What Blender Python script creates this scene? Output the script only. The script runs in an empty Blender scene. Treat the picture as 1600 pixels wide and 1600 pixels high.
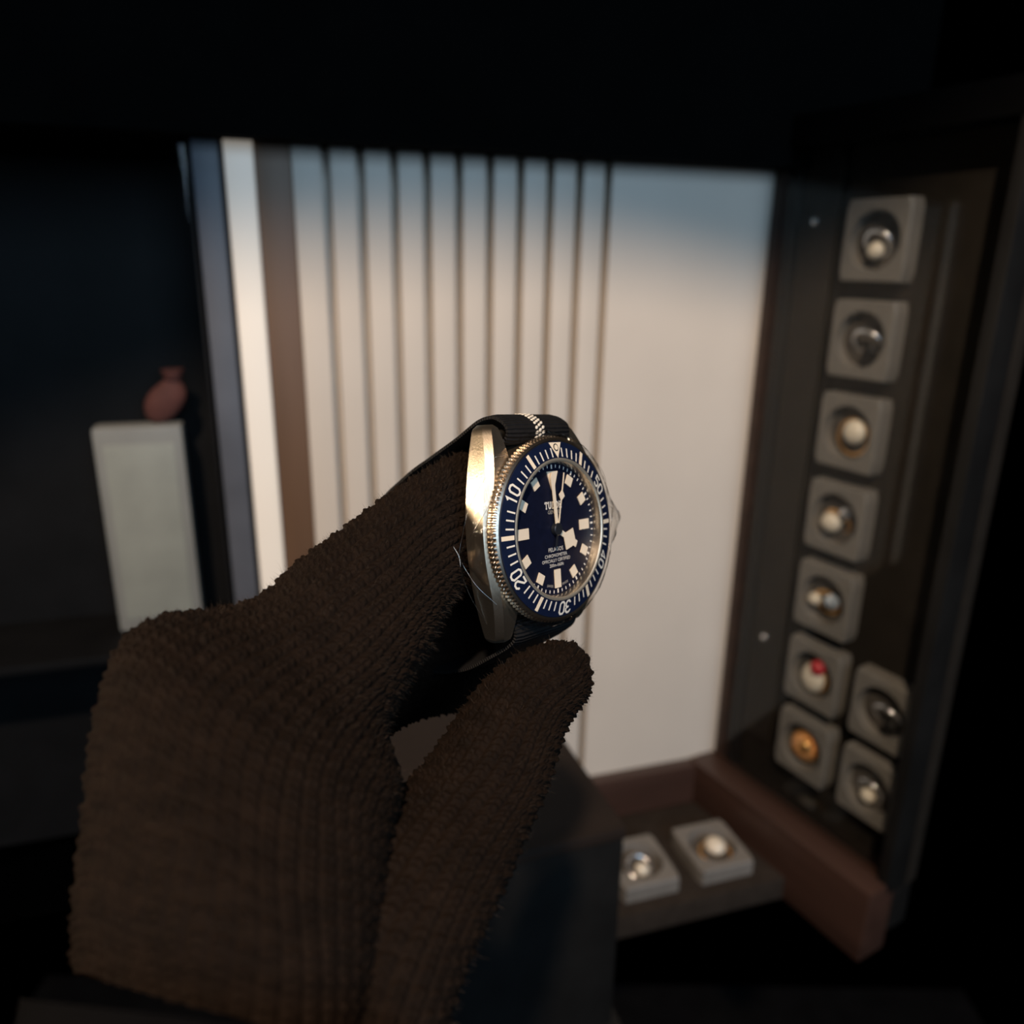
import bpy, bmesh, math, random
import numpy as np
from mathutils import Matrix, Vector
random.seed(7); RNG = np.random.default_rng(7)
scene = bpy.context.scene
COL = scene.collection

# ------------------------------------------------------------------ camera
H = 1.35                                   # lens height above the shop floor (m)
F = 1233.0                                 # focal length in pixels of the 1600 frame
TH = math.atan(390.0 / F)                  # pitched down
ROLL = 0.01536
_up = Vector((0, math.sin(TH), math.cos(TH))); _rt = Vector((1, 0, 0))
CF = Vector((0, math.cos(TH), -math.sin(TH)))
CR = math.cos(ROLL) * _rt + math.sin(ROLL) * _up
CU = -math.sin(ROLL) * _rt + math.cos(ROLL) * _up
CAM = Vector((0, 0, H))
CM = Matrix(((CR.x, CU.x, -CF.x, CAM.x), (CR.y, CU.y, -CF.y, CAM.y), (CR.z, CU.z, -CF.z, CAM.z), (0, 0, 0, 1)))
cd = bpy.data.cameras.new('camera'); cam = bpy.data.objects.new('camera', cd); COL.objects.link(cam)
cam.matrix_world = CM
cd.sensor_width = 36; cd.lens = 36 * F / 1600; cd.clip_start = 0.01; cd.clip_end = 50
cd.dof.use_dof = True; cd.dof.focus_distance = 0.166; cd.dof.aperture_fstop = 11.0
scene.camera = cam

# ------------------------------------------------------------------ world, lamps, exposure
wd = bpy.data.worlds.new('dim_shop'); scene.world = wd; wd.use_nodes = True
wd.node_tree.nodes['Background'].inputs[0].default_value = (0.5, 0.6, 0.8, 1)
wd.node_tree.nodes['Background'].inputs[1].default_value = 0.0
scene.view_settings.view_transform = 'Standard'; scene.view_settings.look = 'None'
scene.view_settings.exposure = 0.0; scene.view_settings.gamma = 1.0; scene.view_settings.use_curve_mapping = False

def lamp(name, kind, loc, target, energy, color, **kw):
    l = bpy.data.lights.new(name, kind); l.energy = energy; l.color = color
    for k, v in kw.items(): setattr(l, k, v)
    o = bpy.data.objects.new(name, l); COL.objects.link(o)
    o.location = Vector(loc) + Vector((0, 0, H))
    d = Vector(target) - Vector(loc)
    o.rotation_euler = d.to_track_quat('-Z', 'Y').to_euler()
    return o
# warm shop downlight in the ceiling behind the photographer
lamp('warm_downlight', 'SPOT', (-0.08, -0.75, 1.00), (-0.08 + 0.1294, -0.75 + 0.3246, 1.00 + -0.937), 94.0, (1.0, 0.745, 0.53),
     spot_size=math.radians(67.84), spot_blend=0.035, shadow_soft_size=0.03)
# added warm fill from the left, brightens the metal side of the watch
lamp('watch_side_fill', 'AREA', (-0.62, 0.08, 0.06), (0.0, 0.17, -0.03), 0.115, (1.0, 0.77, 0.52), shape='DISK', size=0.12, spread=math.radians(40))
# daylight from the shop window behind the photographer
lamp('window_daylight', 'AREA', (0.9, -1.6, 0.7), (0.0, 0.55, 0.0), 22.0, (0.52, 0.76, 1.0), shape='RECTANGLE', size=1.2, size_y=1.2)

# ------------------------------------------------------------------ materials
MATS = {}
def nodes_of(m): return m.node_tree.nodes, m.node_tree.links
def mat(name, col, rough=0.6, metal=0.0, spec=0.5, var=0.0, scale=200.0, bump=0.0, bscale=None, sheen=0.0, coat=0.0, aniso=0.0, stretch=None):
    m = bpy.data.materials.new(name); m.use_nodes = True; MATS[name] = m
    n, l = nodes_of(m); b = n['Principled BSDF']
    b.inputs['Base Color'].default_value = (*col, 1); b.inputs['Roughness'].default_value = rough
    b.inputs['Metallic'].default_value = metal; b.inputs['Specular IOR Level'].default_value = spec
    b.inputs['Sheen Weight'].default_value = sheen; b.inputs['Coat Weight'].default_value = coat
    b.inputs['Anisotropic'].default_value = aniso
    tc = n.new('ShaderNodeTexCoord'); mp = n.new('ShaderNodeMapping'); l.new(tc.outputs['Object'], mp.inputs[0])
    if stretch: mp.inputs['Scale'].default_value = stretch
    if var:
        t = n.new('ShaderNodeTexNoise'); t.inputs['Scale'].default_value = scale; t.inputs['Detail'].default_value = 4
        l.new(mp.outputs[0], t.inputs['Vector'])
        r = n.new('ShaderNodeValToRGB'); r.color_ramp.elements[0].position = .3; r.color_ramp.elements[1].position = .7
        r.color_ramp.elements[0].color = (*[c * (1 - var) for c in col], 1)
        r.color_ramp.elements[1].color = (*[min(1, c * (1 + var)) for c in col], 1)
        l.new(t.outputs['Fac'], r.inputs[0]); l.new(r.outputs[0], b.inputs['Base Color'])
    if bump:
        t2 = n.new('ShaderNodeTexNoise'); t2.inputs['Scale'].default_value = bscale or scale; t2.inputs['Detail'].default_value = 3
        l.new(mp.outputs[0], t2.inputs['Vector'])
        bp = n.new('ShaderNodeBump'); bp.inputs['Strength'].default_value = bump; bp.inputs['Distance'].default_value = 0.0004
        l.new(t2.outputs['Fac'], bp.inputs['Height']); l.new(bp.outputs[0], b.inputs['Normal'])
    return m
def clear(name, base, rough, tint=(1, 1, 1), ior=1.45, scale=0, bump=0.0):
    m = bpy.data.materials.new(name); m.use_nodes = True; MATS[name] = m
    n, l = nodes_of(m); n.remove(n['Principled BSDF']); out = n['Material Output']
    tr = n.new('ShaderNodeBsdfTransparent'); gl = n.new('ShaderNodeBsdfGlossy'); mx = n.new('ShaderNodeMixShader')
    tr.inputs[0].default_value = (*tint, 1); gl.inputs['Roughness'].default_value = rough
    f0 = ((ior - 1) / (ior + 1)) ** 2        # Schlick reflectance, the same from both sides of the thin sheet
    fr = n.new('ShaderNodeLayerWeight'); fr.inputs['Blend'].default_value = .5
    pw = n.new('ShaderNodeMath'); pw.operation = 'POWER'; pw.inputs[1].default_value = 5
    ad = n.new('ShaderNodeMath'); ad.operation = 'MULTIPLY_ADD'; ad.use_clamp = True; ad.inputs[1].default_value = 1 - f0; ad.inputs[2].default_value = f0 + base
    l.new(fr.outputs['Facing'], pw.inputs[0]); l.new(pw.outputs[0], ad.inputs[0])
    l.new(ad.outputs[0], mx.inputs[0]); l.new(tr.outputs[0], mx.inputs[1]); l.new(gl.outputs[0], mx.inputs[2])
    if bump:
        tc = n.new('ShaderNodeTexCoord'); t = n.new('ShaderNodeTexNoise'); t.inputs['Scale'].default_value = scale; t.inputs['Detail'].default_value = 3
        bp = n.new('ShaderNodeBump'); bp.inputs['Strength'].default_value = bump; bp.inputs['Distance'].default_value = .001
        l.new(tc.outputs['Object'], t.inputs['Vector']); l.new(t.outputs['Fac'], bp.inputs['Height']); l.new(bp.outputs[0], gl.inputs['Normal']); l.new(bp.outputs[0], fr.inputs['Normal'])
    l.new(mx.outputs[0], out.inputs['Surface']); return m

mat('cream_board', (.66, .60, .53), .55, var=.03, scale=14, bump=.15, bscale=300)
mat('brown_batten', (.140, .078, .043), .5, var=.18, scale=40, stretch=(1, 1, .08))
mat('white_paint', (.86, .83, .78), .45, var=.02, scale=20)
mat('header_black', (.002, .002, .002), .9, var=.2, scale=30, spec=.05)
mat('stile_blue', (.09, .10, .125), .5, var=.12, scale=30)
mat('cabinet_dark', (.006, .006, .007), .6, var=.3, scale=20, spec=.2)
mat('case_black', (.008, .008, .008), .55, var=.3, scale=25, spec=.2)
mat('case_pad', (.017, .0145, .012), .85, var=.15, scale=60, spec=.1)
mat('case_wood', (.035, .020, .015), .45, var=.25, scale=50, stretch=(.1, 1, 1))
mat('rail_wood', (.045, .023, .017), .4, var=.25, scale=50, stretch=(.1, 1, 1))
mat('tray_felt', (.028, .022, .018), .9, var=.15, scale=120, spec=.1)
mat('block_wood', (.017, .0118, .0095), .7, spec=.2, var=.2, scale=50, stretch=(.2, 1, 1))
mat('box_grey', (.17, .16, .147), .5, var=.08, scale=80)
mat('box_well', (.07, .062, .055), .9, var=.15, scale=200)
mat('pearl', (.75, .68, .56), .25, coat=.5, var=.04, scale=100)
mat('gold', (.80, .45, .16), .3, metal=.85, var=.1, scale=150)
mat('silver', (.78, .78, .80), .2, metal=.9, var=.05, scale=150)
mat('cut_stone', (.75, .85, .95), .08, metal=.6, var=.05, scale=100)
mat('red_enamel', (.45, .03, .04), .3, coat=.4, var=.1, scale=100)
mat('amber', (.75, .36, .13), .3, coat=.4, var=.25, scale=120)
mat('pale_card', (.30, .30, .29), .5, var=.06, scale=30)
mat('card_print', (.36, .37, .34), .5, var=.08, scale=40)
mat('red_cloth', (.13, .045, .038), .8, var=.2, scale=60)
mat('titanium', (.64, .56, .45), .36, metal=1.0, var=.06, scale=300, stretch=(30, 1, 8), bump=.12, bscale=250)
mat('titanium_polish', (.74, .66, .54), .30, metal=1.0, var=.03, scale=300)
mat('ring_satin', (.78, .70, .57), .5, metal=.9, var=.03, scale=300)
mat('titanium_bezel', (.58, .49, .40), .32, metal=1.0, var=.06, scale=600)
mat('crown_metal', (.75, .70, .62), .55, metal=.6, var=.05, scale=600)
mat('navy_insert', (.0055, .0105, .034), .32, var=.12, scale=500, coat=.15)
mat('navy_dial', (.004, .006, .020), .45, var=.2, scale=900, spec=.3)
mat('lume', (.86, .74, .57), .5, var=.02, scale=900)
mat('print', (.80, .76, .68), .5, var=.02, scale=900)
mat('print_dim', (.45, .42, .36), .5, var=.02, scale=900)
mat('hand_metal', (.030, .035, .045), .35, metal=.5, var=.05, scale=900)
mat('strap_black', (.0065, .0065, .0075), .75, var=.3, scale=700, spec=.25)
mat('strap_thread', (.74, .69, .60), .6, var=.1, scale=1500)
mat('glove_yarn', (.0082, .0046, .0028), .85, var=.30, scale=260, bump=.5, bscale=2600, sheen=.0, spec=.11)
mat('glove_fuzz', (.036, .024, .016), .8, var=.2, scale=500, spec=.3)
mat('sleeve_cloth', (.0025, .0025, .003), .9, var=.2, scale=200, spec=.05)
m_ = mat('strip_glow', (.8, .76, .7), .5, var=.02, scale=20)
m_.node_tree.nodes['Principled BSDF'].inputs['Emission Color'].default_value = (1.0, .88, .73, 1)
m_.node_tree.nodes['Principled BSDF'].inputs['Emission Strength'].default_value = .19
clear('film_clear', .02, .12, (.985, .98, .97), 1.4, 380, .4)
clear('film_fold', .30, .18, (.97, .95, .92), 1.5)
clear('crystal_glass', .0, .03, (.99, .99, 1.0), 1.22)
clear('case_glass', .0, .02, (.96, .97, .97), 1.35)
# woven cross ribs of the strap, on its UVs
def strap_weave():
    m = MATS['strap_black']; n, l = nodes_of(m); b = n['Principled BSDF']
    uv = n.new('ShaderNodeUVMap'); w = n.new('ShaderNodeTexWave'); w.bands_direction = 'Y'; w.inputs['Scale'].default_value = 1.0
    w.inputs['Distortion'].default_value = .6
    bp = n.new('ShaderNodeBump'); bp.inputs['Strength'].default_value = 1.0; bp.inputs['Distance'].default_value = .0003
    l.new(uv.outputs[0], w.inputs['Vector']); l.new(w.outputs['Fac'], bp.inputs['Height']); l.new(bp.outputs[0], b.inputs['Normal'])
strap_weave()

# ------------------------------------------------------------------ helpers
def link(o, parent=None):
    COL.objects.link(o)
    if parent is not None: o.parent = parent
    return o
def tag(o, label=None, cat=None, group=None, kind=None):
    if label: o['label'] = label
    if cat: o['category'] = cat
    if group: o['group'] = group
    if kind: o['kind'] = kind
    return o
def empty(name, M, label=None, cat=None, group=None):
    o = bpy.data.objects.new(name, None); o.empty_display_size = .01; COL.objects.link(o); o.matrix_world = M
    return tag(o, label, cat, group)
def pyd(name, verts, faces, m, parent=None, smooth=False, auto=None):
    me = bpy.data.meshes.new(name); me.from_pydata([tuple(v) for v in verts], [], faces)
    me.materials.append(MATS[m] if isinstance(m, str) else m); me.validate(); me.update()
    if smooth:
        me.polygons.foreach_set('use_smooth', [True] * len(me.polygons))
        if auto: me.set_sharp_from_angle(angle=math.radians(auto))
    return link(bpy.data.objects.new(name, me), parent)
def frombm(name, bm, m, parent=None, smooth=False, auto=30):
    me = bpy.data.meshes.new(name); bmesh.ops.recalc_face_normals(bm, faces=bm.faces); bm.to_mesh(me); bm.free()
    me.materials.append(MATS[m])
    if smooth:
        me.polygons.foreach_set('use_smooth', [True] * len(me.polygons)); me.set_sharp_from_angle(angle=math.radians(auto))
    return link(bpy.data.objects.new(name, me), parent)
def bbox(name, x0, x1, y0, y1, z0, z1, m, parent=None, bev=0.0008, seg=2):
    bm = bmesh.new(); bmesh.ops.create_cube(bm, size=1)
    for v in bm.verts: v.co = ((x0 + x1) / 2 + v.co.x * (x1 - x0), (y0 + y1) / 2 + v.co.y * (y1 - y0), (z0 + z1) / 2 + v.co.z * (z1 - z0))
    if bev: bmesh.ops.bevel(bm, geom=bm.edges[:], offset=bev, segments=seg, profile=.6, affect='EDGES')
    return frombm(name, bm, m, parent, True, 50)
def lathe(name, prof, m, parent=None, n=96, close=False, auto=35, ax=None, rmod=None):
    vs = []; fs = []; k = len(prof)
    for i in range(n):
        a = 2 * math.pi * i / n
        for j, (r, z) in enumerate(prof):
            rr = r if rmod is None else rmod(i, j, r)
            vs.append((rr * math.cos(a), rr * math.sin(a), z))
    for i in range(n):
        i2 = (i + 1) % n
        for j in range(k if close else k - 1):
            j2 = (j + 1) % k
            fs.append((i * k + j, i2 * k + j, i2 * k + j2, i * k + j2))
    if ax is not None: vs = [ax @ Vector(v) for v in vs]
    return pyd(name, vs, fs, m, parent, True, auto)
def camp(px, py, d):                        # pixel + depth -> point in the camera's frame (metres), used for the hand only
    return np.array([(px - 800) / F * d, -(py - 800) / F * d, -d])
CM3 = np.array(CM.to_3x3()); CAMN = np.array(CAM)
def cam2w(P): return P @ CM3.T + CAMN
def rotz(x, y, z, ang): return Matrix.Translation((x, y, z + H)) @ Matrix.Rotation(ang, 4, 'Z')

# ------------------------------------------------------------------ the setting: showcase niche
K = (0.18423, 0.600)
WB = rotz(K[0], K[1], 0, math.radians(17.4))          # back wall: x along the wall, y into it
WR = rotz(K[0], K[1], 0, math.radians(-59.8))         # right case: x towards the camera, y into it
FLOOR = -0.445; HEAD = 0.064
wall = bbox('wall_back', -.3330, .0, .0150, .03, FLOOR - .02, HEAD + .02, 'cream_board', None, 0)
wall.matrix_world = WB; tag(wall, kind='structure')
gs = [-.3315] + [-.3120 + .02024 * i for i in range(10)] + [-.0005]
for i in range(len(gs) - 1):
    g = .0026
    b = bbox('panel_board', gs[i] + (g if i else 0), gs[i + 1] - (g if i < len(gs) - 2 else 0), 0, .0152, FLOOR, HEAD + .005, 'cream_board', wall, .0012)
t1 = empty('cream_strip', WB, 'glowing cream vertical strip between dark cabinet and brown batten', 'light')  # front face is given emission, evenly bright from top to bottom
bbox('strip_back', -.3690, -.3523, .0005, .02, FLOOR, HEAD + .004, 'white_paint', t1, .0006)
bbox('strip_face', -.3686, -.3527, -.003, .0004, FLOOR, HEAD + .003, 'strip_glow', t1, .0012)
t2 = bbox('trim_1', -.3521, -.3317, -.0005, .02, FLOOR, HEAD + .004, 'brown_batten', None, .001); t2.matrix_world = WB; tag(t2, kind='structure')
hd = bbox('trim_2', -.75, .10, -.020, .03, HEAD, HEAD + .42, 'header_black', None, .001); hd.matrix_world = WB; tag(hd, kind='structure')
# floor of the counter tray and the shop floor far below
fl = bbox('floor', -.9, .9, -.9, 1.2, -H - .02, -H, 'cabinet_dark', None, 0); fl.matrix_world = Matrix.Translation((0, 0, H)); tag(fl, kind='structure')

tray = empty('counter_tray', WB, 'dark felt-lined counter tray with brown wooden rim below the cream panel', 'tray')
bbox('counter_shelf', -.366, -.1765, -.200, -.1125, FLOOR - .02, FLOOR, 'case_black', tray, .001)
bbox('tray_base', -.366, .02, -.112, -.0125, FLOOR - .02, FLOOR, 'tray_felt', tray, .001)
bbox('back_rail', -.350, -.001, -.0120, -.0006, FLOOR - .02, -.4085, 'rail_wood', tray, .0012)

case = empty('wall_display_case', WR, 'dark upright display case with small grey boxes at the right', 'display case')
TOP = HEAD + .012; EN = .176
bbox('backing_board', .012, EN, .010, .022, FLOOR + .03, TOP, 'case_pad', case, .0006)
bbox('frame_stile', -.0005, .0075, -.004, .022, FLOOR + .03, TOP, 'case_wood', case, .0008)
bbox('inner_stile', .0080, .0170, .002, .0095, FLOOR + .03, TOP, 'case_black', case, .0008)
bbox('side_pad', .0175, .0480, .006, .0095, -.375, TOP, 'case_pad', case, .0012)
bbox('lower_panel', .0, EN, -.001, .018, FLOOR - .005, FLOOR + .0295, 'case_black', case, .001)
bbox('front_rail', -.004, EN, -.030, -.0015, FLOOR - .02, -.4065, 'rail_wood', case, .0025)
bbox('outer_stile', EN - .008, EN, -.012, .0095, FLOOR + .03, TOP, 'case_black', case, .001)
bbox('top_rail', .0, EN, -.012, .022, TOP + .0003, TOP + .02, 'header_black', case, .001)
bbox('glass_pane', .0172, EN - .0085, -.0105, -.0090, -.4060, TOP - .001, 'case_glass', case, 0)

for sx, sz in ((.0300, .0300), (.0300, -.285)):  # small silver domes added to imitate lamp glints in the glass
    bm = bmesh.new(); bmesh.ops.create_uvsphere(bm, u_segments=16, v_segments=10, radius=1)
    for v in bm.verts: v.co = (sx + v.co.x * .0030, .0058 + v.co.y * .0016, sz + v.co.z * .0030)
    frombm('glint_dome', bm, 'silver', case, True, 60)

# ------------------------------------------------------------------ left cabinet
LC = empty('corner_cabinet', WB, 'dark cabinet with slate-blue door stile left of the white trim', 'cabinet')
bbox('door_stile', -.3860, -.3715, -.004, .015, FLOOR, HEAD + .01, 'stile_blue', LC, .001)
bbox('edge_gasket', -.3714, -.3692, .001, .015, FLOOR, HEAD + .01, 'cabinet_dark', LC, 0)
bbox('cabinet_back', -.75, -.3700, .090, .10, FLOOR, HEAD + .01, 'cabinet_dark', LC, 0)
bbox('side_panel', -.3895, -.3882, .002, .090, FLOOR, HEAD + .01, 'cabinet_dark', LC, 0)
bbox('shelf', -.75, -.3900, .016, .089, -.262, -.256, 'cabinet_dark', LC, .0005)
bbox('glass_pane', -.75, -.3885, .006, .008, FLOOR, HEAD + .01, 'case_glass', LC, 0)
def packet(name, label, x0, x1, y, z0, z1, m, cat, tilt=0):
    e = empty(name, WB @ Matrix.Translation((x0, y, z0)) @ Matrix.Rotation(tilt, 4, 'Y'), label, cat)
    bbox('carton', 0, x1 - x0, 0, .02, 0, z1 - z0, m, e, .003)
    bbox('front_window', .006, x1 - x0 - .006, -.0008, .0005, .010, z1 - z0 - .012, 'card_print', e, .0004)
    return e
packet('display_carton', 'tall pale grey carton standing on the left cabinet shelf above the glove', -.468, -.412, .05, -.2555, -.108, 'pale_card', 'carton')
red = empty('gift_pouch', WB @ Matrix.Translation((-.421, .060, -.1078)), 'small dull red pouch on top of the pale carton', 'pouch')
bm = bmesh.new(); bmesh.ops.create_uvsphere(bm, u_segments=20, v_segments=12, radius=1)
for v in bm.verts:
    k = 1 - .55 * max(0, v.co.z) ** 2; v.co = (v.co.x * .013 * k + v.co.z * .006, v.co.y * .007 * k, .016 + v.co.z * .016)
frombm('pouch_body', bm, 'red_cloth', red, True, 60)
bm = bmesh.new(); bmesh.ops.create_cone(bm, segments=16, radius1=.0058, radius2=.0075, depth=.006, cap_ends=True)
for v in bm.verts: v.co += Vector((.006, 0, .033))
frombm('pouch_neck', bm, 'red_cloth', red, True, 60)

# ------------------------------------------------------------------ brown block on the tray
BL = rotz(.067, .3675, 0, math.radians(19.6))
blk = empty('wooden_chest', BL, 'dark brown wooden chest behind the thumb on the counter tray', 'chest')
bbox('chest_body', -.180, -.001, .0008, .172, FLOOR + .0005, -.3085, 'case_black', blk, .001)
bbox('chest_lid', -.181, .0, .0, .173, -.3080, -.300, 'block_wood', blk, .0015)

# ------------------------------------------------------------------ grey boxes with jewellery
def box_mesh(w, h, d, r):
    N = 40; vs = []; fs = []
    def sq(a):
        c, s = math.cos(a), math.sin(a); k = 1 / max(abs(c) / (w / 2), abs(s) / (h / 2)); return c * k, s * k
    rings = []
    for kind in range(5):
        ring = []
        for i in range(N):
            a = 2 * math.pi * (i + .5) / N
            X, Z = sq(a); cx, cz = r * math.cos(a), r * 1.0 * math.sin(a)
            p = [(X, 0, Z), (X, -d + .0012, Z), (X * .965, -d, Z * .965), (cx, -d, cz), (cx * .96, -d * .35, cz * .96)][kind]
            ring.append(len(vs)); vs.append(p)
        rings.append(ring)
    for k in range(4):
        for i in range(N):
            j = (i + 1) % N; fs.append((rings[k][i], rings[k][j], rings[k + 1][j], rings[k + 1][i]))
    fs.append(tuple(rings[0][::-1]))
    return vs, fs
def disc(name, r, y, m, parent, n=32):
    vs = [(r * math.cos(2 * math.pi * i / n), y, r * math.sin(2 * math.pi * i / n)) for i in range(n)]
    return pyd(name, vs + [(v[0], v[1] + .0008, v[2]) for v in vs],
               [tuple(range(n))] + [(i, i + n, (i + 1) % n + n, (i + 1) % n) for i in range(n)], m, parent)
BOXM = None
def grey_box(M, label, group='grey jewellery boxes'):
    e = empty('jewellery_box', M, label, 'box', group)
    vs, fs = box_mesh(.046, .050, .0125, .0185)
    pyd('box_tray', vs, fs, 'box_grey', e, True, 25)
    disc('well_cushion', .0178, -.0046, 'box_well', e)
    return e
def blob(name, parent, c, r, m, seg=20):
    bm = bmesh.new(); bmesh.ops.create_uvsphere(bm, u_segments=seg, v_segments=seg // 2, radius=1)
    for v in bm.verts: v.co = (c[0] + v.co.x * r[0], c[1] + v.co.y * r[1], c[2] + v.co.z * r[2])
    return frombm(name, bm, m, parent, True, 70)
def torus(name, parent, c, R, r, m, tilt=0):
    vs = []; fs = []; n, k = 32, 10
    for i in range(n):
        a = 2 * math.pi * i / n
        for j in range(k):
            b = 2 * math.pi * j / k; q = R + r * math.cos(b)
            p = Vector((q * math.cos(a), r * math.sin(b), q * math.sin(a))); p.rotate(Matrix.Rotation(tilt, 3, 'X')); vs.append(p + Vector(c))
    for i in range(n):
        for j in range(k): fs.append((i * k + j, ((i + 1) % n) * k + j, ((i + 1) % n) * k + (j + 1) % k, i * k + (j + 1) % k))
    return pyd(name, vs, fs, m, parent, True)
def stone(name, parent, c, r, m):
    bm = bmesh.new(); bmesh.ops.create_icosphere(bm, subdivisions=1, radius=1)
    for v in bm.verts: v.co = (c[0] + v.co.x * r, c[1] + v.co.y * r * .7, c[2] + v.co.z * r)
    return frombm(name, bm, m, parent)
def jewel(kind, M, label):
    cat = {'pearl': 'ring', 'gem': 'ring', 'heart': 'brooch', 'amber': 'brooch', 'plain': 'ring', 'cream': 'brooch', 'dark': 'ring'}[kind]
    e = empty('jewelled_' + cat, M, label, cat)
    y = -.0072
    if kind == 'pearl':
        torus('ring_band', e, (0, y, -.002), .0095, .0014, 'gold', .5); blob('pearl', e, (-.003, y - .003, -.003), (.0075, .0065, .0075), 'pearl')
        stone('side_stone', e, (.0075, y - .004, .006), .0048, 'silver')
    elif kind == 'gem':
        torus('ring_band', e, (.001, y, -.002), .0095, .0014, 'gold', .4); stone('blue_stone', e, (.0075, y - .004, .0015), .0062, 'cut_stone')
        blob('pearl', e, (-.0075, y - .003, -.002), (.0050, .0045, .0050), 'pearl')
    elif kind == 'heart':
        blob('cream_body', e, (-.001, y - .001, -.003), (.0098, .006, .0115), 'pearl'); blob('red_cap', e, (.004, y - .004, .0085), (.0058, .005, .0060), 'red_enamel')
        torus('rim', e, (-.001, y + .002, -.003), .0105, .0011, 'gold')
    elif kind == 'amber':
        blob('amber_body', e, (-.001, y - .001, -.001), (.0105, .006, .0105), 'amber'); torus('rim', e, (-.001, y + .001, -.001), .0112, .0013, 'gold')
        blob('petal', e, (.003, y - .004, .002), (.005, .004, .006), 'gold')
    elif kind == 'cream':
        blob('cream_body', e, (.004, y - .002, .001), (.0082, .006, .0085), 'pearl'); torus('rim', e, (.002, y + .001, -.003), .0120, .0012, 'gold')
    elif kind == 'dark':
        torus('ring_band', e, (.003, y, -.002), .0100, .0016, 'silver', .6); blob('dark_stone', e, (.008, y - .003, -.006), (.005, .0045, .005), 'case_black')
    else:
        torus('ring_band', e, (.0, y, -.002), .0090, .0016, 'silver', .5); blob('pearl', e, (.0, y - .002, -.006), (.0055, .005, .0055), 'pearl')
    return e
rows = [(.0165, 'plain', 'top', 'silver ring with a pearl in the highest grey box at the right edge'),
        (-.045, 'dark', 'second', 'silver ring with a dark stone in the second grey box from the top'),
        (-.1065, 'cream', 'third', 'round cream brooch with gold rim in the third grey box from the top'),
        (-.168, 'pearl', 'fourth', 'gold ring with a large pearl and a bright silver stone beside it'),
        (-.2295, 'gem', 'fifth', 'gold ring with a shining pale blue stone'),
        (-.291, 'heart', 'sixth', 'cream oval brooch with a red cap at its top'),
        (-.3525, 'amber', 'lowest', 'round orange amber brooch with gold rim')]
desc = {'plain': 'topmost grey box of the wall case, cut by the right picture edge', 'dark': 'second grey box from the top of the wall case, holding a silver ring',
        'cream': 'third grey box from the top of the wall case, holding a cream brooch', 'pearl': 'grey box holding the pearl ring with a bright silver stone',
        'gem': 'grey box holding the ring with a pale blue stone', 'heart': 'grey box holding the cream brooch with a red cap',
        'amber': 'lowest grey box beside the brown rail, holding the orange brooch'}
for z, kind, w_, lab in rows:
    M = WR @ Matrix.Translation((.0850, .0098, z))
    grey_box(M, desc[kind]); jewel(kind, M, lab)
for z, kind, lb, lj in ((-.291, 'dark', 'grey box at the right edge beside the box with the red-capped brooch', 'silver ring with a dark stone at the right edge beside the red-capped brooch'),
                        (-.3525, 'plain', 'grey box at the lower right edge beside the box with the orange brooch', 'silver ring with a pearl in the lower right edge box beside the orange brooch')):
    M = WR @ Matrix.Translation((.1430, .0098, z)); grey_box(M, lb); jewel(kind, M, lj)
LAY = Matrix.Rotation(math.radians(-90), 4, 'X')
for x, y, kind, lb, lj in ((-.049, -.077, 'cream', 'grey box lying in the counter tray next to the brown rail', 'cream brooch in the grey box lying in the tray near the brown rail'),
                           (-.112, -.077, 'plain', 'grey box lying in the counter tray beside the dark chest', 'silver ring with pearl in the tray box beside the dark chest')):
    M = WB @ Matrix.Translation((x, y, FLOOR + .0003)) @ LAY
    grey_box(M, lb, 'grey boxes lying in the tray'); jewel(kind, M, lj)

# ------------------------------------------------------------------ the watch (local mm: x to 3 o'clock, y to 12, z out of the dial)
Rw = Matrix(((0.6608, -0.059, 0.7482), (0.0932, 0.9956, -0.0037), (-0.7447, 0.0722, 0.6634)))
q = Rw.to_quaternion(); q.normalize()
WM = CM @ Matrix.LocRotScale(Vector((.010685, -.003836, -.176705)), q, Vector((1, 1, 1)))
watch = empty('dive_watch', WM, 'titanium dive watch with navy dial and bezel on a black strap, held by the glove', 'watch')
MM = .001
def mmv(vs): return [(a * MM, b * MM, c * MM) for a, b, c in vs]
# case middle and the two side rails that end in the lugs
bm = bmesh.new()
def add(vs, fs):
    bv = [bm.verts.new(v) for v in mmv(vs)]
    for f in fs: bm.faces.new([bv[i] for i in f])
n = 96; prof = [(0, -2.5), (19.0, -2.5), (20.0, -3.0), (20.0, -9.2), (18.6, -10.4), (16.5, -11.6), (0, -11.6)]
vs = []; fs = []
for i in range(n):
    a = 2 * math.pi * i / n
    for r, z in prof[1:-1]: vs.append((r * math.cos(a), r * math.sin(a), z))
k = len(prof) - 2
for i in range(n):
    j = (i + 1) % n
    for t in range(k - 1): fs.append((i * k + t, j * k + t, j * k + t + 1, i * k + t + 1))
fs.append(tuple(i * k for i in range(n))); fs.append(tuple(i * k + k - 1 for i in range(n))[::-1]); add(vs, fs)
def xo(y):
    y = abs(y); t = y / 24.0
    return 20.6 - 5.6 * t ** 1.9 - (1.3 * max(0, (y - 22.6) / 1.4) ** 2 if y > 22.6 else 0)
def ztop(y): y = abs(y); return -2.7 - (3.9 * ((y - 11) / 13) ** 1.7 if y > 11 else 0)
def zbot(y): y = abs(y); return -9.8 - 1.4 * (y / 24) ** 2
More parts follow.
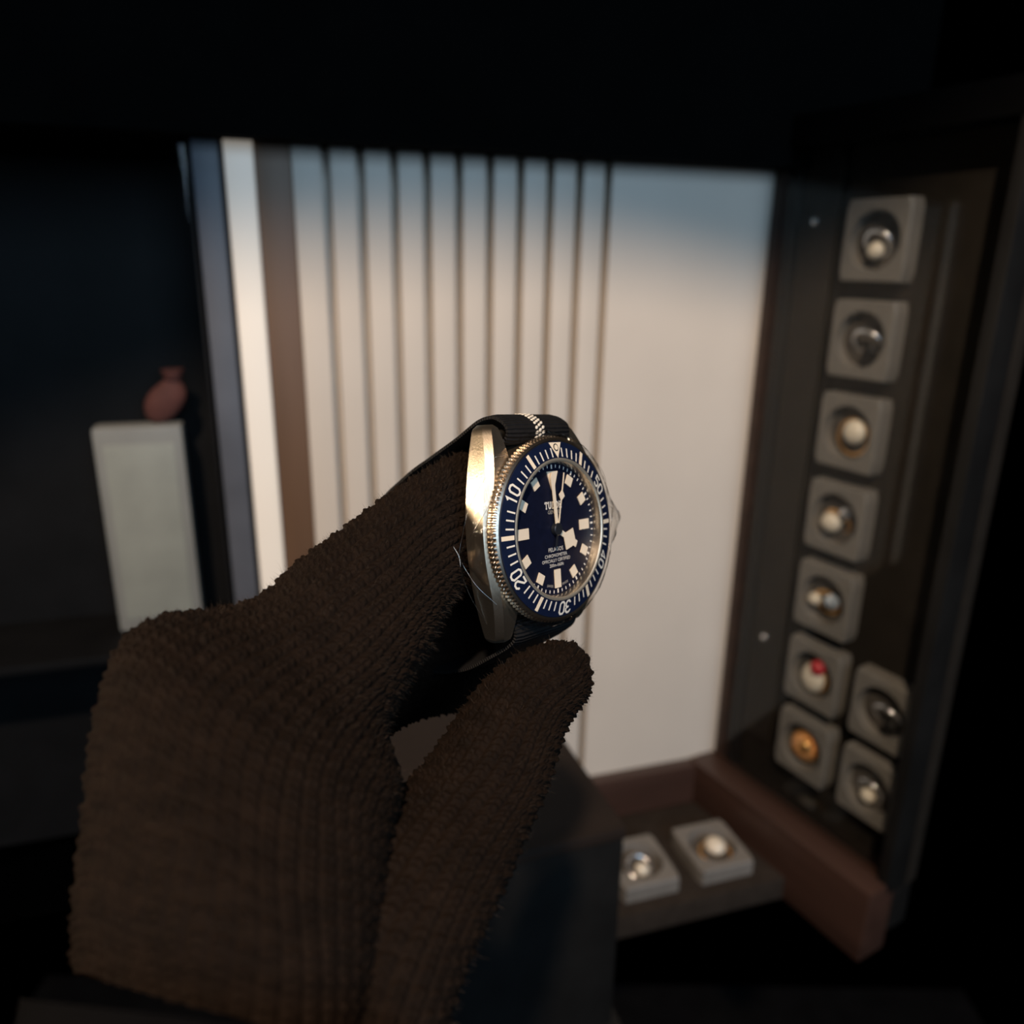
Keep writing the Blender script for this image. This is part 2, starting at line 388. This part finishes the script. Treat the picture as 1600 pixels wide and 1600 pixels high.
for s in (-1, 1):
    vs = []; fs = []; M_ = 60; kk = 7
    for i in range(M_ + 1):
        y = -24 + 48 * i / M_; X = xo(y); xi = 11.3; zt, zb = ztop(y), zbot(y)
        e = max(0, (abs(y) - 22.8) / 1.2); zt -= 1.2 * e * e
        ch = 1.5
        sec = [(X, zt - 1.3), (X - ch, zt), (xi + .3, zt), (xi, zt - .3), (xi, zb), (X - .7, zb), (X, zb + .8)]
        vs += [(s * a, y, b) for a, b in sec]
    for i in range(M_):
        for t in range(kk):
            t2 = (t + 1) % kk; f = (i * kk + t, (i + 1) * kk + t, (i + 1) * kk + t2, i * kk + t2); fs.append(f if s > 0 else f[::-1])
    fs.append(tuple(range(kk))); fs.append(tuple(M_ * kk + t for t in range(kk))[::-1]); add(vs, fs)
case_o = frombm('watch_case', bm, 'titanium', watch, True, 28)
for s in (-1, 1):                                            # fixed strap bars between the lugs
    vs = []; fs = []
    for i, x in enumerate((-11.5, 11.5)):
        for j in range(12):
            a = 2 * math.pi * j / 12; vs.append((x, s * 21.9 + .9 * math.cos(a), -7.2 + .9 * math.sin(a)))
    for j in range(12): fs.append((j, (j + 1) % 12, 12 + (j + 1) % 12, 12 + j))
    pyd('strap_bar', mmv(vs), fs, 'titanium_polish', watch, True)
# crown at 3 o'clock
AX = Matrix.Translation((20.3 * MM, 0, -6.2 * MM)) @ Matrix.Rotation(math.pi / 2, 4, 'Y')
lathe('crown', [(0, 4.0 * MM), (2.6 * MM, 4.0 * MM), (3.1 * MM, 3.5 * MM), (3.1 * MM, .8 * MM), (2.3 * MM, .5 * MM), (2.3 * MM, -.8 * MM)], 'crown_metal', watch, 72, ax=AX,
      rmod=lambda i, j, r: r - (.22 * MM if (i % 3 == 0 and j in (2, 3)) else 0))
# coin-edge bezel
bez = lathe('bezel', [(r * MM, z * MM) for r, z in [(19.3, -2.7), (20.6, -2.75), (21.0, -2.5), (21.0, -1.75), (20.62, -1.62), (20.9, -1.45), (20.9, -.95), (20.45, -.55), (19.95, -.28), (19.65, -.36), (19.55, -.6)]],
            'titanium_bezel', watch, 480, rmod=lambda i, j, r: r - (.42 * MM if (i % 4 in (0, 1) and j in (2, 3, 5, 6)) else 0), auto=25)
ZI = lambda r: .587 - (r - 16.24) * .228
ins = lathe('bezel_insert', [(19.62 * MM, -.55 * MM), (19.62 * MM, ZI(19.6) * MM), (15.85 * MM, ZI(15.85) * MM), (15.8 * MM, -.2 * MM)], 'navy_insert', bez, 192)
lathe('crystal_ring', [(r * MM, z * MM) for r, z in [(15.95, .3), (15.9, .74), (15.6, .86), (15.3, .80), (15.1, .60)]], 'ring_satin', watch, 160, auto=60)
lathe('flange', [(r * MM, z * MM) for r, z in [(15.12, .62), (15.0, .3), (14.85, -.9), (14.80, -1.5)]], 'titanium_polish', watch, 160, auto=60)
dial = lathe('dial', [(0, -1.45 * MM), (7 * MM, -1.45 * MM), (14.95 * MM, -1.45 * MM), (14.95 * MM, -1.8 * MM)], 'navy_dial', watch, 96)
cr = lathe('crystal', [(0.0, .66 * MM), (8 * MM, .66 * MM), (15.1 * MM, .66 * MM), (15.12 * MM, .45 * MM)], 'crystal_glass', watch, 96, auto=20)

def flat(name, poly, z, m, parent, th=.12, ang=0.0, bev=0):
    """a flat raised plate from a 2D outline (mm), turned clockwise by ang degrees about the dial centre"""
    a = -math.radians(ang); c, s = math.cos(a), math.sin(a); N = len(poly)
    ar = sum(poly[i][0] * poly[(i + 1) % N][1] - poly[(i + 1) % N][0] * poly[i][1] for i in range(N))
    if ar < 0: poly = poly[::-1]
    top = [(x * c - y * s, x * s + y * c, (z(math.hypot(x, y)) if callable(z) else z) + th) for x, y in poly]
    bot = [(x, y, zz - th) for x, y, zz in top]
    fs = [tuple(range(N)), tuple(range(2 * N - 1, N - 1, -1))] + [(i, N + i, N + (i + 1) % N, (i + 1) % N) for i in range(N)]
    return pyd(name, mmv(top + bot), fs, m, parent)
def rect(w, y0, y1): return [(-w / 2, y0), (w / 2, y0), (w / 2, y1), (-w / 2, y1)]
# bezel marks
for i in range(60):
    ang = i * 6
    if i % 10 == 5: flat('five_minute_bar', rect(.95, 16.15, 19.35), ZI, 'lume', ins, .05, ang)
    elif i % 10 == 0 or i % 10 in (1, 9) and i not in (1, 59): continue
    else: flat('minute_mark', rect(.36, 16.2, 18.25), ZI, 'print', ins, .04, ang)
tri = flat('twelve_triangle', [(-2.15, 19.4), (2.15, 19.4), (0, 15.95)], ZI, 'lume', ins, .05)
cir = lambda r, cy, n=20: [(r * math.cos(2 * math.pi * i / n), cy + r * math.sin(2 * math.pi * i / n)) for i in range(n)]
flat('pearl_ring', cir(.86, 18.3), lambda r: ZI(r) + .06, 'hand_metal', ins, .03)
flat('pearl_dot', cir(.60, 18.3), lambda r: ZI(r) + .10, 'lume', ins, .05)
def strokes(name, lines, wd, place, m, parent):
    """ribbon strokes in (u,v) mapped by place(u,v) -> mm point"""
    vs = []; fs = []
    for ln in lines:
        L = []; R = []; N = len(ln); closed = ln[0] == ln[-1]; pts = ln[:-1] if closed else ln; N = len(pts)
        for i in range(N):
            p = Vector(pts[i]); a = Vector(pts[i - 1]) if (i or closed) else None; b = Vector(pts[(i + 1) % N]) if (i < N - 1 or closed) else None
            d1 = (p - a).normalized() if a is not None else (b - p).normalized(); d2 = (b - p).normalized() if b is not None else d1
            n1 = Vector((-d1.y, d1.x)); n2 = Vector((-d2.y, d2.x)); mt = (n1 + n2)
            mt = mt.normalized() / max(.45, mt.normalized().dot(n1)); L.append(p + mt * wd / 2); R.append(p - mt * wd / 2)
        o = len(vs)
        for i in range(N): vs += [place(L[i].x, L[i].y), place(R[i].x, R[i].y)]
        for i in range(N if closed else N - 1):
            j = (i + 1) % N; fs.append((o + 2 * i + 1, o + 2 * j + 1, o + 2 * j, o + 2 * i))
    return pyd(name, mmv(vs), fs, m, parent)
def rr(x0, y0, x1, y1, c): return [(x0 + c, y0), (x1 - c, y0), (x1, y0 + c), (x1, y1 - c), (x1 - c, y1), (x0 + c, y1), (x0, y1 - c), (x0, y0 + c), (x0 + c, y0)]
DG = {'0': [rr(0, 0, 1, 1.75, .28)], '1': [[(.25, 1.45), (.55, 1.75), (.55, 0)]],
      '2': [[(0, 1.3), (0, 1.47), (.28, 1.75), (.72, 1.75), (1, 1.47), (1, 1.1), (0, .35), (0, 0), (1, 0)]],
      '3': [[(0, 1.4), (0, 1.47), (.28, 1.75), (.72, 1.75), (1, 1.47), (1, 1.15), (.75, .92), (.35, .92)], [(.75, .92), (1, .68), (1, .28), (.72, 0), (.28, 0), (0, .28), (0, .38)]],
      '4': [[(.75, 0), (.75, 1.75), (0, .6), (0, .42), (1.05, .42)]],
      '5': [[(.95, 1.75), (.05, 1.75), (.05, 1.02), (.72, 1.02), (1, .75), (1, .28), (.72, 0), (.25, 0), (0, .25)]]}
for txt, ang in (('50', 60), ('40', 120), ('30', 180), ('20', 240), ('10', 300)):
    sc = 1.55; wtot = 2.42 * sc
    for ci, ch in enumerate(txt):
        def place(u, v, ci=ci, ang=ang):
            x = u * sc - wtot / 2 + ci * 1.42 * sc; r = 16.35 + v * sc
            a = math.radians(90 - ang) - x / 17.7; return (r * math.cos(a), r * math.sin(a), ZI(r) + .05)
        strokes('bezel_numeral', DG[ch], .30, place, 'print', ins)
# dial furniture
ZD = -1.45
for h in range(1, 12):
    if h in (3, 9): flat('hour_block', rect(2.35, 9.2, 12.75), ZD, 'lume', dial, .22, h * 30)
    elif h == 6: flat('hour_block', rect(2.15, 9.13, 13.3), ZD, 'lume', dial, .22, h * 30)
    else: flat('hour_square', rect(2.2, 10.95, 13.2), ZD, 'lume', dial, .22, h * 30)
flat('twelve_wedge', [(-1.95, 13.0), (1.95, 13.0), (.15, 8.2), (-.15, 8.2)], ZD, 'lume', dial, .22, 0)
bmv = []; bmf = []
for i in range(60):
    w, l0 = (.45, 13.55) if i % 5 == 0 else (.28, 13.8)
    a = -math.radians(6 * i); c, s = math.cos(a), math.sin(a); o = len(bmv)
    for x, y in rect(w, l0, 14.5): bmv.append((x * c - y * s, x * s + y * c, ZD + .03))
    bmf.append((o, o + 1, o + 2, o + 3))
tag(pyd('minute_track', mmv(bmv), bmf, 'print', dial), kind='stuff')
def text(name, s, size, x, y, m, parent, ang=0, z=ZD + .03, sx=1.0):
    cu = bpy.data.curves.new(name, 'FONT'); cu.body = s; cu.size = size * MM; cu.align_x = 'CENTER'; cu.align_y = 'CENTER'; cu.space_character = 1.05; cu.resolution_u = 3
    t = bpy.data.objects.new('tmp_text', cu); COL.objects.link(t)
    dg = bpy.context.evaluated_depsgraph_get(); me = bpy.data.meshes.new_from_object(t.evaluated_get(dg)); COL.objects.unlink(t); bpy.data.objects.remove(t)
    me.name = name; me.materials.clear(); me.materials.append(MATS[m])
    a = -math.radians(ang); c, s_ = math.cos(a), math.sin(a)
    for v in me.vertices:
        px, py = v.co.x * sx, v.co.y; v.co = (px * c - py * s_ + x * MM, px * s_ + py * c + y * MM, z * MM)
    return link(bpy.data.objects.new(name, me), parent)
# upper signature with slab serifs, built from strokes
SER = {'T': [[(0, 1), (.9, 1)], [(.45, 1), (.45, 0)], [(.25, .02), (.65, .02)], [(.03, 1), (.03, .78)], [(.87, 1), (.87, .78)]],
       'U': [[(.12, 1), (.12, .25), (.3, .02), (.6, .02), (.78, .25), (.78, 1)], [(-.05, 1), (.3, 1)], [(.6, 1), (.95, 1)]],
       'D': [[(.15, 0), (.15, 1)], [(0, 1), (.55, 1), (.85, .75), (.85, .25), (.55, 0), (0, 0)]],
       'O': [rr(.02, 0, .88, 1, .28)],
       'R': [[(.15, 0), (.15, 1)], [(0, 1), (.6, 1), (.8, .85), (.8, .65), (.6, .5), (.15, .5)], [(.5, .5), (.82, 0), (.95, 0)], [(0, 0), (.32, 0)]]}
for ci, ch in enumerate('TUDOR'):
    strokes('dial_lettering', SER[ch], .26, lambda u, v, ci=ci: (-3.05 + ci * 1.24 + u * 1.1, 4.75 + v * 1.35, ZD + .03), 'print', dial)
text('dial_lettering', 'GENEVE', 1.15, 0, 3.85, 'print_dim', dial)
text('dial_lettering', 'PELAGOS', 1.30, 0, -4.6, 'print', dial, sx=.95)
text('dial_lettering', 'CHRONOMETER', 1.05, 0, -5.95, 'print', dial)
text('dial_lettering', 'OFFICIALLY CERTIFIED', 1.05, 0, -7.05, 'print', dial, sx=.92)
text('dial_lettering', '200m-660ft', 1.05, 0, -8.15, 'print', dial)
text('dial_lettering', 'SWISS', .80, -2.75, -12.6, 'print_dim', dial, ang=12.0)
text('dial_lettering', 'MADE', .80, 2.75, -12.6, 'print_dim', dial, ang=-12.0)
# hands
hh = empty('h', Matrix()); bpy.data.objects.remove(hh)
flat('hour_hand', [(-.62, 1.2), (.62, 1.2), (.62, 3.3), (2.75, 5.3), (.80, 7.2), (.80, 8.2), (-.80, 8.2), (-.80, 7.2), (-2.75, 5.3), (-.62, 3.3)], -.95, 'lume', watch, .16, 121)
flat('minute_hand', [(-.50, .8), (.50, .8), (.50, 8.6), (.72, 11.8), (0, 12.9), (-.72, 11.8), (-.50, 8.6)], -.70, 'lume', watch, .16, -4.0)
sec = flat('second_hand', [(-.16, .4), (.16, .4), (.16, 6.6), (1.05, 7.7), (.16, 8.8), (.14, 12.9), (-.14, 12.9), (-.16, 8.8), (-1.05, 7.7), (-.16, 6.6)], -.42, 'lume', watch, .12, 14.0)
flat('counterweight', [(-.22, 0), (.22, 0), (.32, -4.0), (-.32, -4.0)], -.44, 'hand_metal', sec, .12, 14.0)
lathe('pinion_cap', [(0, -.15 * MM), (1.25 * MM, -.15 * MM), (1.4 * MM, -.3 * MM), (1.4 * MM, -1.3 * MM)], 'hand_metal', watch, 40)

# strap: one ribbon that leaves the bars, wraps the index finger and closes behind it
def catmull(P, n):
    P = np.array(P, float); out = []
    Q = np.vstack([2 * P[0] - P[1], P, 2 * P[-1] - P[-2]])
    for i in range(len(P) - 1):
        p0, p1, p2, p3 = Q[i:i + 4]
        for t in np.linspace(0, 1, n, endpoint=False):
            out.append(.5 * ((2 * p1) + (-p0 + p2) * t + (2 * p0 - 5 * p1 + 4 * p2 - p3) * t * t + (-p0 + 3 * p1 - 3 * p2 + p3) * t ** 3))
    out.append(P[-1]); return np.array(out)
top_path = [(17.5, -13.2), (19.4, -12.3), (20.0, -9.0), (20.2, -5.8), (21.6, -4.5), (23.4, -4.7), (24.9, -6.6), (25.6, -9.0), (24.9, -13), (21.5, -20), (17.6, -29), (13.6, -38), (6.0, -50), (-6, -55), (-20, -51), (-30, -42)]
bot_path = [(-17.5, -13.2), (-19.4, -12.4), (-20.2, -9.2), (-20.4, -6.6), (-21.8, -5.5), (-23.6, -5.9), (-25.4, -8.0), (-28.4, -13.5), (-32.4, -22), (-34.5, -32), (-34.0, -43)]
def ribbon(name, path, hw, th, m, parent, x0=None, x1=None, off=0.0, nseg=14, cross=10):
    C = catmull(path, nseg); T = np.gradient(C, axis=0); T /= np.linalg.norm(T, axis=1)[:, None]; Nn = np.stack([-T[:, 1], T[:, 0]], 1)
    if path[0][0] < 0: Nn = -Nn
    x0 = -hw if x0 is None else x0; x1 = hw if x1 is None else x1
    S = np.concatenate([[0], np.cumsum(np.linalg.norm(np.diff(C, axis=0), axis=1))]); vs = []; uvs = []
    xs = np.linspace(x0, x1, cross + 1)
    ring = [(x, th / 2 * min(1, 1 - .5 * (1 if j in (0, cross) else 0))) for j, x in enumerate(xs)] + [(x, -th / 2 * (1 - .5 * (1 if j in (0, cross) else 0))) for j, x in list(enumerate(xs))[::-1]]
    kk = len(ring); fs = []
    for i in range(len(C)):
        for x, t in ring:
            p = C[i] + Nn[i] * (t + off); vs.append((x, p[0], p[1])); uvs.append((x, S[i]))
    for i in range(len(C) - 1):
        for j in range(kk): j2 = (j + 1) % kk; fs.append((i * kk + j, (i + 1) * kk + j, (i + 1) * kk + j2, i * kk + j2))
    fs.append(tuple(range(kk))[::-1]); fs.append(tuple((len(C) - 1) * kk + j for j in range(kk)))
    o = pyd(name, mmv(vs), fs, m, parent, True, 50); me = o.data
    uv = me.uv_layers.new(name='UVMap'); li = np.zeros(len(me.loops), int); me.loops.foreach_get('vertex_index', li)
    uv.data.foreach_set('uv', (np.array(uvs) * (.6, .42))[li].ravel()); return o, C, Nn, S
st, C1, N1, S1 = ribbon('strap', top_path, 10.9, 1.35, 'strap_black', watch)
st2, C2, N2, S2 = ribbon('lower_strap', bot_path, 10.9, 1.35, 'strap_black', watch)
# cream woven centre line: short slanted stitches in three columns
def stitches(parent, C, N_, S, lo, hi):
    vs = []; fs = []; s = lo; r = 0
    base = [(math.cos(a), math.sin(a)) for a in np.linspace(0, 2 * math.pi, 8, endpoint=False)]
    while s < hi:
        for c in range(3):
            ss = s + (.45 if c % 2 else 0); p = np.array([np.interp(ss, S, C[:, 0]), np.interp(ss, S, C[:, 1])]); p2 = np.array([np.interp(ss + .3, S, C[:, 0]), np.interp(ss + .3, S, C[:, 1])])
            nn = np.array([np.interp(ss, S, N_[:, 0]), np.interp(ss, S, N_[:, 1])]); tt = (p2 - p) / (np.linalg.norm(p2 - p) + 1e-9); x = -.3 + (c - 1) * 1.12
            o = len(vs)
            for ring_, sc in ((0, 1), (1, .55)):
                for a, b in base:
                    P = p + tt * (b * .44 * sc) + nn * (.66 + .22 * ring_); vs.append((x + a * .50 * sc + b * .2, P[0], P[1]))
            for j in range(8): j2 = (j + 1) % 8; fs.append((o + j, o + j2, o + 8 + j2, o + 8 + j))
            fs.append(tuple(o + 8 + j for j in range(8)))
        s += .9
    return tag(pyd('centre_stitching', mmv(vs), fs, 'strap_thread', parent, True), kind='stuff')
stitches(st, C1, N1, S1, 3, 62)
# clear protective film clinging to the rim, pulled to points at 9 and 3 o'clock
vs = []; fs = []; n = 300; pf = [(20.3, .05), (21.25, -.25), (21.6, -1.2), (21.9, -2.6), (22.1, -4.5), (21.9, -6.8), (21.2, -9.2), (19.2, -11.2)]
def wob(a, k): return math.sin(7 * a + k) * .5 + math.sin(17 * a + 2.3 * k) * .35 + math.sin(41 * a - 1.7 * k) * .25 + math.sin(71 * a + k * 3.1) * .15
for i in range(n):
    a = 2 * math.pi * i / n
    for j, (r, z) in enumerate(pf):
        w = wob(a, j) * (.10 if j < 2 else .38)
        d0 = (a + math.pi) % (2 * math.pi) - math.pi; d9 = a - math.pi - .12
        sp = 5.4 * math.exp(-(d0 / .16) ** 2) * math.exp(-((j - 3.6) / 1.5) ** 2) + 1.6 * math.exp(-((d0) / .45) ** 2) * (j > 1)
        sp += 2.6 * math.exp(-(d9 / .10) ** 2) * math.exp(-((j - 5.4) / 1.2) ** 2)
        rr_ = r + w + sp; vs.append((rr_ * math.cos(a), rr_ * math.sin(a), z + w * .5))
kk = len(pf)
for i in range(n):
    i2 = (i + 1) % n
    for j in range(kk - 1): fs.append((i * kk + j, i2 * kk + j, i2 * kk + j + 1, i * kk + j + 1))
film = pyd('protective_film', mmv(vs), fs, 'film_clear', watch, True); film['label'] = 'clear crinkled protective film'

def crease(pts, r, k=5):
    C = catmull(pts, 10); vs = []; fs = []
    for i, p in enumerate(C):
        t = C[min(i + 1, len(C) - 1)] - C[max(i - 1, 0)]; t /= np.linalg.norm(t); a = np.cross(t, (.3, .5, .8)); a /= np.linalg.norm(a); b = np.cross(t, a)
        rr_ = r * (1 - .7 * abs(2 * i / (len(C) - 1) - 1))
        for j in range(k): th = 2 * math.pi * j / k; vs.append(tuple(p + (a * math.cos(th) + b * math.sin(th)) * rr_))
    for i in range(len(C) - 1):
        for j in range(k): fs.append((i * k + j, i * k + (j + 1) % k, (i + 1) * k + (j + 1) % k, (i + 1) * k + j))
    return pyd('film_crease', mmv(vs), fs, 'film_fold', film, True)
P9 = (-23.6, -3.2, -8.6); P3 = (27.4, 0, -4.6)
crease([P9, (-22.6, .8, -6.0), (-21.6, 4.5, -3.2), (-19.5, 9.0, -1.2)], .10)
crease([P9, (-23.0, .3, -8.0), (-21.8, 6.5, -6.5), (-19.2, 13.0, -3.4), (-16.6, 15.2, -2.2)], .07)
crease([P9, (-22.4, -6.0, -8.2), (-21.2, -10.0, -6.0), (-18.6, -14.0, -3.2)], .09)
crease([P9, (-22.0, -7.5, -9.6), (-20.0, -13.0, -9.2), (-17.0, -19.0, -8.0)], .07)
crease([(-24.2, -1.2, -9.4), P9, (-23.8, -5.4, -8.0)], .16)
crease([(-17.6, 16.5, -3.0), (-16.0, 17.2, -2.4), (-13.2, 17.0, -1.6)], .10)
crease([P3, (24.5, 4.5, -3.6), (21.6, 10.5, -2.2), (16.5, 15.5, -1.4)], .09)
crease([P3, (24.6, -4.5, -3.8), (21.5, -11.0, -2.6), (15.0, -17.5, -2.0)], .09)
crease([(26.4, 2.6, -3.8), P3, (26.2, -2.8, -4.4)], .18)
crease([P3, (24.0, .6, -2.0), (21.3, .4, -.6)], .12)
crease([(23.2, 3.4, -3.2), (25.2, 2.4, -2.8), P3], .10)

# ------------------------------------------------------------------ the gloved hand
def smooth_rows(secs, n):
    """sections: (Lx,Ly,Rx,Ry,depth mm,half thickness mm) -> dense rows, uniform in length"""
    A = []
    for lx, ly, rx, ry, d, b in secs:
        d *= MM; A.append(np.concatenate([camp(lx, ly, d), camp(rx, ry, d), [b * MM]]))
    D = catmull(A, 60); c = (D[:, :3] + D[:, 3:6]) / 2
    S = np.concatenate([[0], np.cumsum(np.linalg.norm(np.diff(c, axis=0), axis=1))])
    t = np.linspace(0, S[-1], n); return np.stack([np.interp(t, S, D[:, k]) for k in range(7)], 1), t
def loft(secs, nv, nfront, nback, pitch=2.8e-3, stitch=1.6e-3, amp=1.05e-3, seed=0, ref=.5, tip=True, lumps=.5e-3, phase=0.0):
    D, t = smooth_rows(secs, nv)
    th = np.concatenate([np.linspace(-.25, math.pi + .25, nfront, endpoint=False), np.linspace(math.pi + .25, 2 * math.pi - .25, nback, endpoint=False)])
    L, R, b = D[:, :3], D[:, 3:6], D[:, 6]
    c = (L + R) / 2; e1 = (R - L) / 2; e2 = -c / np.linalg.norm(c, axis=1)[:, None]
    ct, s_ = np.cos(th), np.sin(th); ex = .92
    ct = np.sign(ct) * np.abs(ct) ** ex; s_ = np.sign(s_) * np.abs(s_) ** ex
    P = c[:, None, :] - e1[:, None, :] * ct[None, :, None] + e2[:, None, :] * (b[:, None] * s_[None, :])[..., None]
    def normals(P):
        du = np.roll(P, -1, 1) - np.roll(P, 1, 1); dv = np.gradient(P, axis=0); n = np.cross(du, dv); n /= np.linalg.norm(n, axis=2)[..., None] + 1e-12
        out = P - c[:, None, :]; n *= np.sign((n * out).sum(2).mean()); return n
    Nn = normals(P)
    seg = np.linalg.norm(np.roll(P, -1, 1) - P, axis=2); arc = np.cumsum(seg, 1) - seg
    kref = int(nfront * ref); U = (arc - arc[:, kref:kref + 1]) / pitch + phase
    V = np.broadcast_to(t[:, None] / stitch, U.shape)
    # slow folds of the cloth
    low = np.zeros_like(U); rg = np.random.default_rng(seed)
    for _ in range(14):
        kx = rg.normal(0, 95, 3); low += np.sin(P @ kx + rg.uniform(0, 6.28)) / 14
    Uw = U + .12 * np.sin(V * .31 + U * .7); Vw = V + .25 * np.sin(U * .9 + seed) + .15 * np.sin(V * .23)
    cidx = np.floor(Uw); cc = Uw - cidx - .5
    env = np.cos(np.pi * cc) ** .75
    leg = np.cos(2 * np.pi * (Vw + 1.05 * np.abs(cc) + .37 * np.sin(cidx * 12.9)))
    hgt = env * (.78 + .22 * leg) - .26 * np.exp(-(cc / .09) ** 2) * env
    rnd = .75 + .35 * np.sin(cidx * 7.13 + np.floor(Vw) * 3.7)
    fade = np.ones(len(t))[:, None]
    P = P + Nn * (lumps * low * 3 + amp * hgt * rnd * fade)[..., None]
    nv_, nu = U.shape; idx = np.arange(nv_ * nu).reshape(nv_, nu)
    a = idx[:-1]; bq = np.roll(idx, -1, 1)[:-1]; cq = np.roll(idx, -1, 1)[1:]; dq = idx[1:]
    faces = np.stack([a, bq, cq, dq], -1).reshape(-1, 4)
    return P.reshape(-1, 3), faces, Nn.reshape(-1, 3)
main = [(120, 1520, 560, 1640, 112, 24), (130, 1400, 575, 1520, 116, 25), (150, 1215, 588, 1425, 122, 26), (185, 1030, 606, 1300, 131, 25), (250, 966, 622, 1222, 139, 22), (335, 951, 600, 1140, 146, 18.5),
        (405, 930, 632, 1068, 152, 16.5), (468, 876, 668, 1010, 158, 15), (535, 828, 690, 968, 165, 14), (605, 775, 712, 935, 173, 13), (675, 730, 735, 912, 181, 12.5), (735, 706, 770, 895, 189, 12), (790, 715, 812, 880, 197, 11), (830, 745, 838, 850, 203, 7), (846, 790, 848, 808, 206, 1)]
thumb = [(400, 1640, 690, 1640, 116, 17), (470, 1440, 735, 1490, 124, 17), (545, 1310, 790, 1375, 134, 15.5), (614, 1247, 826, 1292, 143, 14), (677, 1184, 856, 1222, 151, 13), (720, 1124, 876, 1162, 158, 12.3), (748, 1080, 893, 1124, 164, 12), (786, 1042, 912, 1098, 169, 11.6),
         (828, 1018, 922, 1078, 173.5, 11), (862, 1006, 922, 1050, 177.5, 9), (888, 1006, 914, 1026, 180.5, 5), (898, 1009, 906, 1014, 181.5, .8)]
middle = [(430, 1010, 560, 1215, 162, 13), (505, 985, 590, 1165, 178, 13), (580, 955, 628, 1135, 193, 13), (650, 930, 690, 1112, 206, 12.5), (715, 915, 742, 1100, 217, 12), (775, 915, 790, 1068, 225, 10), (812, 950, 816, 1020, 230, 6), (822, 975, 823, 985, 232, .8)]
VV = []; FF = []; NN = []; off = 0
for secs, nv, nf, nb, kw in ((main, 820, 470, 60, dict(seed=3, ref=.42)), (thumb, 470, 300, 50, dict(seed=5, ref=.5)), (middle, 260, 170, 40, dict(seed=8))):
    P, f_, N_ = loft(secs, nv, nf, nb, **kw); VV.append(P); NN.append(N_); FF.append(f_ + off); off += len(P)
V_ = cam2w(np.concatenate(VV)); F_ = np.concatenate(FF)
N_w = np.concatenate(NN) @ CM3.T
wrist = V_[:530].mean(0)
person = empty('person', Matrix.Translation(Vector(wrist)), 'hand in a dark brown knitted glove pinching the watch between finger and thumb', 'person')
me = bpy.data.meshes.new('glove'); me.vertices.add(len(V_)); me.vertices.foreach_set('co', (V_ - wrist).ravel())
me.loops.add(F_.size); me.polygons.add(len(F_)); me.loops.foreach_set('vertex_index', F_.ravel())
me.polygons.foreach_set('loop_start', np.arange(0, F_.size, 4)); me.update(calc_edges=True); me.validate()
me.polygons.foreach_set('use_smooth', np.ones(len(me.polygons), bool)); me.materials.append(MATS['glove_yarn'])
glove = link(bpy.data.objects.new('glove', me), person)
# loose fibres standing off the yarn
nmain = len(VV[0]); pool = np.concatenate([RNG.integers(530 * 250, nmain - 530 * 60, 6500), RNG.integers(nmain, nmain + len(VV[1]), 2200)])
hv = []; hf = []
for i in pool:
    p = V_[i] - wrist; nrm = N_w[i]; r = RNG.normal(0, 1, 3); d = nrm * RNG.uniform(.2, .8) + r * .45; d /= np.linalg.norm(d)
    ln = RNG.uniform(.5, 1.5) * MM * (2 if RNG.random() < .04 else 1); sd = np.cross(d, r); sd /= np.linalg.norm(sd) + 1e-9; w = .022 * MM; bend = np.cross(d, sd) * ln * .25
    o = len(hv); m_ = p + d * ln * .55 + bend * .6; e_ = p + d * ln + bend * 1.6
    hv += [p - sd * w, p + sd * w, m_ - sd * w * .8, m_ + sd * w * .8, e_]; hf += [(o, o + 1, o + 3, o + 2), (o + 2, o + 3, o + 4)]
tag(pyd('yarn_fuzz', hv, hf, 'glove_fuzz', glove, True), kind='stuff')
# black jacket sleeve around the wrist, below the picture
sl = [(40, 1560, 640, 1640, 110, 34), (30, 1660, 660, 1760, 106, 36), (0, 1900, 640, 2050, 98, 36), (-60, 2300, 640, 2500, 88, 35), (-160, 3000, 640, 3300, 78, 35), (-420, 4600, 620, 5000, 66, 36)]
P, f_, _n = loft(sl, 110, 60, 30, amp=.05e-3, lumps=1e-3)
pyd('sleeve', cam2w(P) - wrist, [tuple(map(int, q_)) for q_ in f_], 'sleeve_cloth', person, True)
